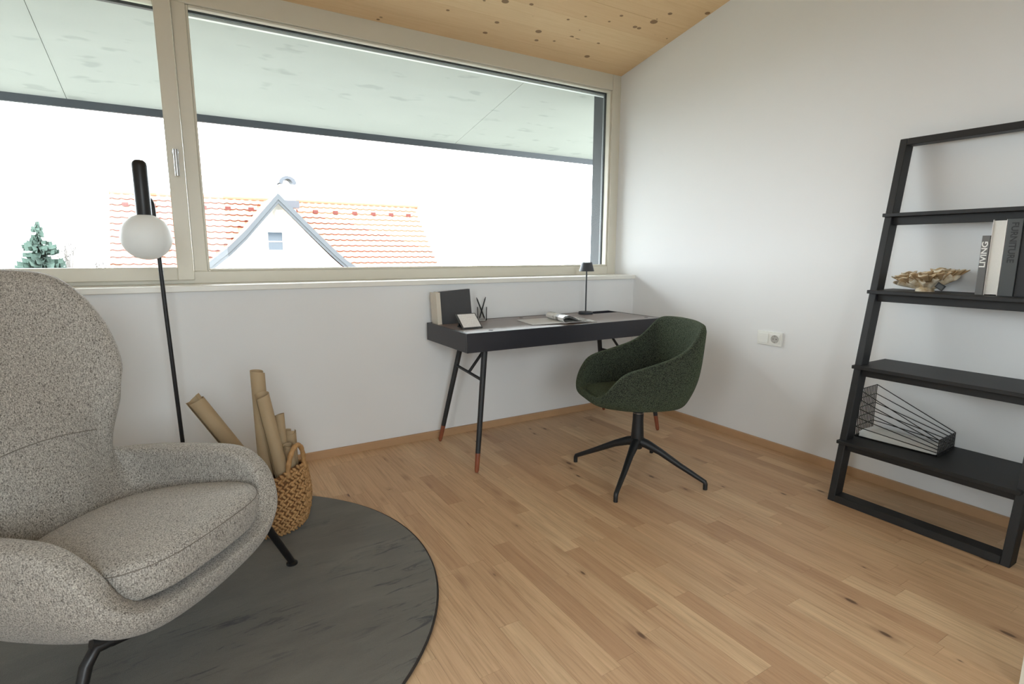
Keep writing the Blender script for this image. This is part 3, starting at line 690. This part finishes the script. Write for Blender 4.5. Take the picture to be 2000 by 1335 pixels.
# ------------------------------------------------------------------ floor lamp
lx, ly = -3.003, -.25
FL = thing('floor_lamp', 'slim black floor lamp with white opal globe in front of the window', 'lamp', (lx, ly, 0))
obj('base', lathe([(0, 0), (.13, 0), (.13, .012), (.125, .016), (0, .016)], 40), 'black_soft', FL, True)
gx, gy, gz_ = -3.044-lx, -.335-ly, 1.207
obj('pole', T([(.015, 0, .016), (.013, 0, .3), (-.002, 0, .9), (-.010, 0, 1.33), (-.012, -.002, 1.350), (-.018, -.012, 1.365), (-.03, -.032, 1.372), (gx, gy, 1.376)], [.0085]*5+[.0085]*3, 12), 'black_soft', FL, True)
arm = obj('holder', lathe([(0, 1.292), (.0265, 1.292), (.0275, 1.296), (.0275, 1.490), (.024, 1.503), (.016, 1.511), (0, 1.514)], 28, c=(gx, gy)), 'black_soft', FL, True)
obj('globe', lathe([(.0925*math.sin(PI*k/24), gz_-.0925*math.cos(PI*k/24)) for k in range(25)], 40, c=(gx, gy)), 'opal', FL, 'all')

# ------------------------------------------------------------------ wicker basket
bxx, byy, bz0 = -2.692, -.715, .017
BK = thing('basket', 'round woven wicker basket holding paper rolls beside the armchair', 'basket', (bxx, byy, bz0))
def brad(z):
    P = [(0, .128), (.03, .150), (.09, .164), (.16, .165), (.22, .158), (.29, .146)]
    for (a, ra), (b, rb) in zip(P, P[1:]):
        if a <= z <= b:
            t_ = (z-a)/(b-a); return ra+(rb-ra)*t_
    return P[-1][1]
HA = math.radians(-47)                                  # the two handles sit on this axis
def rimz(a): return .232+.040*(abs(math.cos(a-HA)))**3
nA = 48; bm = bmesh.new(); rows = []
for i in range(15):
    rows.append([])
    for k in range(nA):
        a = 2*PI*k/nA; z = .004+(rimz(a)-.004)*i/14; r_ = brad(z)-.010; rows[-1].append(bm.verts.new((r_*math.cos(a), r_*math.sin(a), z)))
inner = [[bm.verts.new((v.co.x*.94, v.co.y*.94, max(v.co.z, .012))) for v in r_] for r_ in rows]
for R_, fl_ in ((rows, 0), (inner, 1)):
    for a, b in zip(R_, R_[1:]):
        for k in range(nA): bm.faces.new((a[k], a[(k+1) % nA], b[(k+1) % nA], b[k]))
for k in range(nA): bm.faces.new((rows[-1][k], rows[-1][(k+1) % nA], inner[-1][(k+1) % nA], inner[-1][k]))
bm.faces.new(rows[0]); bm.faces.new(inner[0])
obj('wall', bm, 'straw_dark', BK, True)
rr = random.Random(11); wv = bmesh.new(); nr = 19
def lump(bm, c, ax, nrm, L, w, h):
    s = ax.cross(nrm).normalized(); rings_ = []
    for i, (u, f) in enumerate(((-1, .25), (-.55, .85), (.1, 1), (.65, .8), (1, .25))):
        rings_.append([bm.verts.new(c+ax*(u*L/2)+s*(math.cos(q)*w*f)+nrm*(math.sin(q)*h*f)) for q in [2*PI*k/6 for k in range(6)]])
    for a, b in zip(rings_, rings_[1:]):
        for k in range(6): bm.faces.new((a[k], a[(k+1) % 6], b[(k+1) % 6], b[k]))
    bm.faces.new(rings_[0][::-1]); bm.faces.new(rings_[-1])
for i in range(nr):
    nk = 46
    for k in range(nk):
        a = 2*PI*(k+(i % 2)*.5)/nk+rr.uniform(-.02, .02); fz = (i+.5)/nr; z = .006+(rimz(a)-.002)*fz+rr.uniform(-.002, .002); R_ = brad(z)-.006
        nrm = Vector((math.cos(a), math.sin(a), .1)).normalized(); tg = Vector((-math.sin(a), math.cos(a), 0)); sl = (1 if i % 2 else -1)*.75+rr.uniform(-.2, .2)
        ax = (tg*math.cos(sl)+Vector((0, 0, 1))*math.sin(sl)).normalized(); ax = (ax-nrm*ax.dot(nrm)).normalized()
        lump(wv, Vector((R_*math.cos(a), R_*math.sin(a), z)), ax, nrm, .024*rr.uniform(.9, 1.2), .0062*rr.uniform(.85, 1.2), .0070*rr.uniform(.8, 1.2))
for v in wv.verts: v.co.z = max(v.co.z, .0005)
o = obj('weave', wv, 'straw', BK, 'all', recalc=True); o['kind'] = 'stuff'
def braid(pts, r, nm):
    bm = bmesh.new(); tube(bm, pts, [r*(1+.13*math.sin(i*1.9)) for i in range(len(pts))], 10); return obj(nm, bm, 'straw', BK, 'all')
for s in (0, PI):
    a0 = HA+s; pts = []
    for k in range(25):
        t_ = PI*k/24; w_ = .36*math.cos(t_); a = a0+w_; z = .245+(.118 if s == 0 else .075)*math.sin(t_); R_ = brad(min(z, .29))-.004+(.004 if z > .29 else 0)
        pts.append((R_*math.cos(a), R_*math.sin(a), z))
    braid(pts, .0095, 'handle')
# paper rolls: each a spiral of kraft paper
def scroll(name, p0, p1, r, label, turns=1.7, seed=0):
    p0, p1 = Vector(p0), Vector(p1); L = (p1-p0).length; n = int(turns*22); bm = bmesh.new(); prev = None; rg_ = random.Random(seed); ph = rg_.uniform(0, 6)
    tw = .0012
    for k in range(n+1):
        a = ph+2*PI*turns*k/n; R_ = r*(1-.30*(1-k/n)); top_ = L+.012*math.sin(a*.5+seed)
        c_ = [bm.verts.new((R_*math.cos(a), R_*math.sin(a), 0)), bm.verts.new((R_*math.cos(a), R_*math.sin(a), top_)), bm.verts.new(((R_-tw)*math.cos(a), (R_-tw)*math.sin(a), top_)), bm.verts.new(((R_-tw)*math.cos(a), (R_-tw)*math.sin(a), 0))]
        if prev:
            for e in range(4): bm.faces.new((prev[e], prev[(e+1) % 4], c_[(e+1) % 4], c_[e]))
        else: bm.faces.new(c_)
        prev = c_
    bm.faces.new(prev[::-1])
    o = obj(name, bm, 'kraft', None, True); o.location = p0; o.rotation_mode = 'QUATERNION'; o.rotation_quaternion = (p1-p0).to_track_quat('Z', 'Y')
    return tag(o, label, 'paper roll', 'kraft paper rolls in the wicker basket')
fz = bz0+.016
scroll('paper_roll', (-2.645, -.640, .065), (-2.930, -.570, .560), .035, 'wide brown paper roll leaning far left out of the basket', 1.7, 1)
scroll('paper_roll', (-2.700, -.725, .040), (-2.706, -.700, .668), .029, 'tallest brown paper roll standing upright in the basket', 1.6, 2)
scroll('paper_roll', (-2.618, -.800, .050), (-2.701, -.775, .588), .029, 'long brown paper roll slanting in front of the tallest roll', 1.5, 3)
scroll('paper_roll', (-2.624, -.712, .045), (-2.635, -.700, .476), .0235, 'short upright brown paper roll right of the slanting roll', 1.9, 4)
scroll('paper_roll', (-2.588, -.672, .062), (-2.592, -.665, .392), .0250, 'shorter brown paper roll just left of the basket handle', 1.9, 5)
scroll('paper_roll', (-2.590, -.760, .055), (-2.615, -.756, .357), .0215, 'shortest brown paper roll sunk in the basket beneath the others', 2.1, 6)

# ------------------------------------------------------------------ things on the desk
def book(name, label, cat, loc, rot, size, cover, group=None, page='page', round_=False):
    w_, d_, h_ = size; t_ = thing(name, label, cat, loc, 0, group); t_.rotation_euler = rot; c = .0025
    # local: spine faces -y, thickness x, height z
    obj('cover', bevel(B(-w_/2, -w_/2+c, -d_/2, d_/2, 0, h_), .0006, 1), cover, t_); obj('cover', bevel(B(w_/2-c, w_/2, -d_/2, d_/2, 0, h_), .0006, 1), cover, t_)
    obj('spine', bevel(B(-w_/2, w_/2, -d_/2-.002, -d_/2+.001, 0, h_), .0012, 2), cover, t_)
    obj('pages', B(-w_/2+c, w_/2-c, -d_/2+.003, d_/2-.004, .004, h_-.004), page, t_)
    return t_
TZ = DZ-DT+.012                                       # trough floor
lean = math.radians(6)
book('book', 'cream book standing in the left trough of the desk', 'book', (-1.652, -.098, TZ), (0, -math.radians(3.5), math.radians(0)), (.026, .088, .275), 'cover_cream', 'books in the desk trough')
tb = thing('book', 'slate grey book showing its front cover in the desk trough', 'book', (-1.520, -.096, TZ), 0, 'books in the desk trough'); tb.rotation_euler = (-math.radians(3), -math.radians(3.5), 0)
obj('cover', bevel(B(-.100, .100, -.012, -.0095, 0, .282), .0006, 1), 'cover_slate', tb); obj('cover', bevel(B(-.100, .100, .0095, .012, 0, .282), .0006, 1), 'cover_slate', tb)
obj('spine', bevel(B(-.1015, -.098, -.012, .012, 0, .282), .001, 1), 'cover_slate', tb); obj('pages', B(-.098, .096, -.0095, .0095, .003, .279), 'page', tb)
# small tablet on a stand
TB = thing('tablet', 'small tablet leaning on its stand showing a white page', 'tablet', (-1.578, -.408, DZ), math.radians(0))
tilt = Matrix.Translation((0, 0, .003)) @ Matrix.Rotation(-math.radians(52), 4, 'X')
def tl(bm): bmesh.ops.transform(bm, matrix=tilt, verts=bm.verts[:]); return bm
obj('case', tl(bevel(B(-.062, .062, 0, .007, 0, .118), .0018, 2)), 'cover_dark', TB)
sc = obj('screen', B(-.054, .054, .008, .110, -.0005, .0005), 'tablet_page', TB)
sc.matrix_local = tilt @ Matrix.Translation((0, -.0005, 0)) @ Matrix.Rotation(PI/2, 4, 'X')
obj('stand', prism([(.0, .0), (.095, .0), (.095, .004), (.062, .047), (.058, .045), (.082, .006), (0, .004)], -.05, .03, 'x'), 'black', TB)
# tumbler with two pens
gx, gy = -1.352, -.092
GL = thing('glass_tumbler', 'clear glass tumbler holding two black pens on the desk', 'glass', (gx, gy, DZ-.0012))
obj('vessel', lathe([(0, 0), (.027, 0), (.029, .003), (.031, .082), (.0296, .082), (.0276, .006), (0, .006)], 32), 'tumbler', GL, True)
def pen(x0, y0, x1, y1, label):
    a, b = Vector((x0, y0, .008)), Vector((x1, y1, .142)); t_ = thing('pen', label, 'pen', (gx, gy, DZ-.0012), 0, 'pens in the tumbler')
    obj('barrel', T([a, a+(b-a)*.08, a+(b-a)*.93], [.0012, .0044, .0044], 10), 'black', t_, True)
    obj('push_button', T([a+(b-a)*.93, b], .0026, 8), 'black_soft', t_, True)
    d_ = (b-a).normalized(); s_ = Vector((0, -1, 0)); obj('clip', T([a+(b-a)*.92+s_*.004, a+(b-a)*.92+s_*.0068, a+(b-a)*.66+s_*.0062], .0011, 6), 'chrome', t_)
pen(.016, -.005, -.040, -.004, 'black pen leaning left in the tumbler'); pen(-.014, .010, .030, .008, 'black pen leaning right in the tumbler')
# open magazine
MG = thing('magazine', 'open magazine with curling grey pages lying on the desk', 'magazine', (-.985, -.375, DZ-.0012), math.radians(-10))
def sheet(name, prof, y0, y1, th, mat, ny=2):
    bm = bmesh.new(); T_, U_ = [], []
    for i, (a, b) in enumerate(prof):
        p0 = Vector(prof[max(i-1, 0)]); p1 = Vector(prof[min(i+1, len(prof)-1)]); d_ = (p1-p0).normalized(); nn = Vector((-d_.y, d_.x))*th
        T_.append([bm.verts.new((a+nn.x, y, b+nn.y)) for y in (y0, y1)]); U_.append([bm.verts.new((a, y, b)) for y in (y0, y1)])
    for k in range(len(prof)-1):
        bm.faces.new((T_[k][0], T_[k+1][0], T_[k+1][1], T_[k][1])); bm.faces.new((U_[k][0], U_[k][1], U_[k+1][1], U_[k+1][0]))
        for e in (0, 1): bm.faces.new((T_[k][e], U_[k][e], U_[k+1][e], T_[k+1][e]))
    bm.faces.new((T_[0][0], T_[0][1], U_[0][1], U_[0][0])); bm.faces.new((T_[-1][0], U_[-1][0], U_[-1][1], T_[-1][1]))
    return obj(name, bm, mat, MG, True)
sheet('left_pages', [(-.215, .0005), (-.15, .002), (-.08, .004), (-.03, .005), (0, .003)], -.12, .12, .004, 'magazine_plain')
sheet('right_pages', [(0, .003), (.03, .006), (.10, .006), (.16, .003), (.215, .0005)], -.12, .12, .003, 'magazine_plain')
for q in range(3):
    k_ = 1-.12*q
    sheet('curled_page', [(.001, .006), (-.018*k_, .020*k_), (-.020*k_, .034*k_), (-.004, .045*k_), (.022, .047*k_), (.052, .038*k_), (.082, .022*k_), (.12, .012*k_), (.16, .009*k_), (.21, .0065)], -.12, .12, .0006, 'magazine')
# small table lamp
TL = thing('table_lamp', 'slim dark grey cordless table lamp with cone shade on the desk', 'lamp', (-.563, -.130, DZ-.0012))
obj('base', lathe([(0, 0), (.048, 0), (.049, .002), (.049, .013), (.046, .016), (.006, .017), (0, .017)], 36), 'anthracite', TL, True)
obj('stem', T([(0, 0, .016), (0, 0, .345)], .0048, 12), 'anthracite', TL, True)
obj('shade', lathe([(0, .352), (.0345, .352), (.0355, .349), (.0515, .292), (.0500, .2915), (.034, .347), (0, .349)], 40), 'anthracite', TL, True)

# ------------------------------------------------------------------ leaning ladder shelf
SH = thing('ladder_shelf', 'black leaning ladder shelf with four boards against the right wall', 'shelf', (-.2, -2.10, 0))
def sp_(name, bm, mat='shelf_black', parent=None):
    bmesh.ops.translate(bm, verts=bm.verts[:], vec=(.2, 2.10, 0)); return obj(name, bm, mat, parent or SH)
YL, YRr = -1.768, -2.440; RS = (.400-.095)/1.644; RWD, RT_ = .066, .030
def rx(z): return -.400+RS*z
ZT = 1.662
for y0, y1 in ((YL-RT_, YL), (YRr, YRr+RT_)):
    bm = prism([(rx(0), 0), (rx(0)+RWD, 0), (rx(ZT)+RWD, ZT), (rx(ZT), ZT)], y0, y1, 'y'); sp_('upright', bevel(bm, .002, 1))
sp_('bottom_rail', bevel(prism([(rx(0), 0), (rx(0)+RWD, 0), (rx(.032)+RWD, .032), (rx(.032), .032)], YRr+RT_, YL-RT_, 'y'), .002, 1))
sp_('top_rail', bevel(prism([(rx(ZT-.03), ZT-.03), (rx(ZT-.03)+RWD, ZT-.03), (rx(ZT)+RWD, ZT), (rx(ZT), ZT)], YRr+RT_, YL-RT_, 'y'), .002, 1))
shelves = []
for z in (.290, .640, .985, 1.330):
    bd = sp_('shelf_board', bevel(B(rx(z)-.028, -.004, YRr+.010, YL-.001, z-.016, z), .0015, 1))
    sp_('apron', bevel(B(rx(z)+.014, rx(z)+.032, YRr+RT_, YL-RT_, z-.052, z-.016), .0015, 1)); shelves.append(z)
ZB = .985
# books on the third board
def shelf_book(y, w_, h_, cover, label, txt=None, up_=True, ink='ink_white', size=.02, rev=False, x=-.150, dd=.135, zt=.0):
    # spine faces the room (-x)
    t_ = book('book', label, 'book', (x+dd/2, y, ZB), (0, 0, -PI/2 if not rev else PI/2), (w_, dd, h_), cover, 'books on the ladder shelf')
    if txt:
        me = text_mesh(txt, size, ink); o = bpy.data.objects.new('lettering', me); C.objects.link(o); o.parent = t_
        if up_:
            for v in me.vertices: v.co.x *= 1.28
        wd = max(v.co.x for v in me.vertices)-min(v.co.x for v in me.vertices)
        # local spine plane y=-dd/2-.002 ; text x axis along +-z
        if up_: o.matrix_local = Matrix.Translation((0, -dd/2-.0022, zt)) @ Matrix(((0, -1, 0, 0), (0, 0, -1, 0), (1, 0, 0, 0), (0, 0, 0, 1)))
        else: o.matrix_local = Matrix.Translation((0, -dd/2-.0022, zt)) @ Matrix(((0, 1, 0, 0), (0, 0, -1, 0), (-1, 0, 0, 0), (0, 0, 0, 1)))
    return t_
shelf_book(-2.1505, .026, .238, 'cover_grey', 'short grey book titled LIVING on the ladder shelf', 'LIVING', True, 'ink_white', .0265, zt=.110)
shelf_book(-2.1875, .045, .300, 'cover_white', 'thick white book with its page edges facing out', rev=True)
shelf_book(-2.2350, .046, .301, 'cover_dark', 'dark grey book titled FURNITURE beside the white book', 'FURNITURE', False, 'ink_dark', .030, zt=.288)
shelf_book(-2.2825, .046, .301, 'cover_black', 'black book at the right end of the shelf row', x=-.145)
# coral ornament
CO = thing('coral', 'beige ruffled coral piece with a black tag on the ladder shelf', 'ornament', (-.112, -1.945, ZB), 0)
rr = random.Random(4); bm = bmesh.new(); nA = 120; nR = 14; g = []
def cor(a, t_):                                       # flaring ruffled underside, rising from the foot to a wavy lip
    ex, ey = .060, .121
    rad = t_*(1+.05*math.sin(3*a+1)+.035*math.sin(8*a))
    fold = math.sin(11*a+1.6*math.sin(2*a))*.011*t_**2.5+math.sin(5*a+.8)*.006*t_**2
    z = .002+.050*t_**1.5+fold
    return Vector((ex*rad*math.cos(a)*(1+.06*math.sin(11*a)*t_), ey*rad*math.sin(a)*(1+.03*math.cos(11*a)*t_), max(z, .004)))
for i in range(nR+1):
    t_ = .33+.67*i/nR; g.append([bm.verts.new(cor(2*PI*k/nA, t_)) for k in range(nA)])
for i in range(1, 6):                                 # domed top
    t_ = 1-.2*i; g.append([bm.verts.new(Vector((cor(2*PI*k/nA, 1).x*t_, cor(2*PI*k/nA, 1).y*t_, cor(2*PI*k/nA, 1).z*t_**2+(1-t_**2)*.074-.004))) for k in range(nA)] if t_ > .05 else [bm.verts.new((0, 0, .070))])
for a, b in zip(g, g[1:]):
    for k in range(nA):
        if len(b) == 1: bm.faces.new((a[k], a[(k+1) % nA], b[0]))
        else: bm.faces.new((a[k], a[(k+1) % nA], b[(k+1) % nA], b[k]))
bm.faces.new(g[0][::-1]); obj('body', bm, 'coral', CO, 'all')
obj('foot', lathe([(0, 0), (.036, 0), (.034, .008), (.030, .018), (.03, .03), (0, .03)], 28), 'coral', CO, True)
for k in range(26):                                   # curled ridges crowded over the top
    ra = math.sqrt((k+.5)/26)*.93; th_ = k*2.39996; x, y = .058*ra*math.cos(th_), .106*ra*math.sin(th_); s_ = rr.uniform(.8, 1.15)
    bm = bmesh.new(); rows = []; op = rr.uniform(.62, .9); ph = math.atan2(y, x)+PI*(1-op)+rr.uniform(-.5, .5); tilt_ = Vector((x*1.2, y*.35, .040)).normalized(); s_ *= 1+.3*ra
    for i in range(6):
        t_ = i/5; R_ = (.0055+.0115*t_**1.5)*s_; rows.append([])
        for q in range(25):
            a = ph+2*PI*op*q/24; wob = 1+.22*t_*math.sin(3*a+k)
            rows[-1].append(bm.verts.new(Vector((x+R_*wob*math.cos(a), y+R_*wob*math.sin(a)*1.25, (.050-.012*ra**3)))+tilt_*(.038*t_*s_+.003*t_*math.sin(4*a))))
    for a, b in zip(rows, rows[1:]):
        for q in range(24): bm.faces.new((a[q], a[q+1], b[q+1], b[q]))
    lip = [v.co.copy() for v in rows[-1]]
    o = obj('curl', bm, 'coral_tan', CO, 'all'); obj('lip', T(lip, .0025, 6), 'coral', o, 'all'); m_ = o.modifiers.new('thickness', 'SOLIDIFY'); m_.thickness = .0030; m_.offset = 0
for o in CO.children:
    if o.name.startswith(('body', 'curl')):
        for l_ in o.children:
            for v in l_.data.vertices: v.co.z -= v.co.y*.14
        for v in o.data.vertices: v.co.z = max(v.co.z-v.co.y*.14*min(1, v.co.z/.03), .002)
tg = obj('tag', bevel(B(-.0006, .0006, -.017, .017, -.013, .013), .0004, 1), 'black', CO); tg.location = (-.043, -.072, .026); tg.rotation_euler = (math.radians(32), 0, 0)
obj('tag_print', B(-.0011, -.0005, -.012, .012, -.008, .008), 'cover_dark', tg)
# wire tray on the lowest board, with papers
ZW = .2905
WT = thing('wire_tray', 'black wire magazine tray with a sloping side on the lowest shelf', 'tray', (-.142, -1.943, ZW), math.radians(3))
X0, X1, Y0, Y1, HT, HL_ = -.092, .092, -.165, .165, .225, .072       # local: +y = tall end
wr = .0021
def wires(nm, segs, r_=wr):
    bm = bmesh.new()
    for a, b in segs: tube(bm, [a, b], r_, 5)
    return obj(nm, bm, 'black_soft', WT)
zt = lambda y: HL_+(HT-HL_)*(y-Y0)/(Y1-Y0)
n = 11; seg = [((X0+(X1-X0)*k/n, Y1, .002), (X0+(X1-X0)*k/n, Y1, HT)) for k in range(n+1)]+[((X0, Y1, .002+HT*k/5), (X1, Y1, .002+HT*k/5)) for k in range(6)]; wires('tall_end', seg)
seg = [((X0+(X1-X0)*k/n, Y0, .002), (X0+(X1-X0)*k/n, Y0, HL_)) for k in range(n+1)]+[((X0, Y0, .002+HL_*k/5), (X1, Y0, .002+HL_*k/5)) for k in range(6)]; wires('low_end', seg)
for x in (X0, X1): wires('side', [((x, Y1, .002+HT*k/5), (x, Y0, .002+HL_*k/5)) for k in range(6)])
wires('bottom', [((X0+(X1-X0)*k/n, Y1, .002), (X0+(X1-X0)*k/n, Y0, .002)) for k in range(n+1)]+[((X0, Y1+(Y0-Y1)*k/16, .002), (X1, Y1+(Y0-Y1)*k/16, .002)) for k in range(17)])
PS = thing('paper_stack', 'loose white sheets of paper lying in the wire tray', 'paper', (-.142, -1.943, ZW+.004), math.radians(3))
rr = random.Random(5)
for k in range(9):
    bm = bmesh.new(); nx, ny = 3, 8; V = []
    for i in range(nx+1): V.append([bm.verts.new((-.085+.17*i/nx, -.155+.305*j/ny, .0012*k+.012*(k/8)*(j/ny)**2+.004*(k/8)*math.sin(i*1.7)*(j/ny))) for j in range(ny+1)])
    for i in range(nx):
        for j in range(ny): bm.faces.new((V[i][j], V[i+1][j], V[i+1][j+1], V[i][j+1]))
    o = obj('sheet', bm, 'paper', PS, 'all'); o.rotation_euler = (0, 0, math.radians(rr.uniform(-1.2, 1.2))); s = o.modifiers.new('thickness', 'SOLIDIFY'); s.thickness = .0005; s.offset = 1

# ------------------------------------------------------------------ switch and socket on the right wall
OU = thing('wall_socket', 'white double plate with light switch and round power socket on the right wall', 'socket', (0, -1.150, .657))
obj('plate', bevel(B(-.0095, 0, -.078, .078, -.0405, .0405), .002, 2), 'white_plastic', OU)
obj('rocker', bevel(B(-.0145, -.009, .0065, .067, -.0285, .0285), .0015, 2), 'white_plastic', OU)
bm = lathe([(.0335, -.0140), (.0335, -.0095), (.0215, -.0095)], 4)
fr_ = obj('socket_insert', bevel(B(-.0125, -.009, -.067, -.0065, -.0285, .0285), .0015, 2), 'white_plastic', OU)
cup = lathe([(.0235, -.0120), (.0235, -.0150), (.0215, -.0150), (.0200, -.0130), (0, -.0130)], 36)
bmesh.ops.transform(cup, matrix=Matrix.Translation((0, -.0368, 0)) @ Matrix.Rotation(PI/2, 4, 'Y') @ Matrix.Scale(1, 4), verts=cup.verts[:])
so_ = obj('socket_cup', cup, 'socket_dark', OU, True)
for y in (-.0368-.0095, -.0368+.0095):
    h_ = lathe([(0, 0), (.0026, 0), (.0026, .0006), (0, .0006)], 12); bmesh.ops.transform(h_, matrix=Matrix.Translation((-.0138, y, 0)) @ Matrix.Rotation(PI/2, 4, 'Y'), verts=h_.verts[:])
    obj('pin_hole', h_, 'hole', so_)
for z in (.0185, -.0185): obj('earth_clip', B(-.0152, -.012, -.0368-.003, -.0368+.003, z-.002, z+.002), 'chrome', so_)
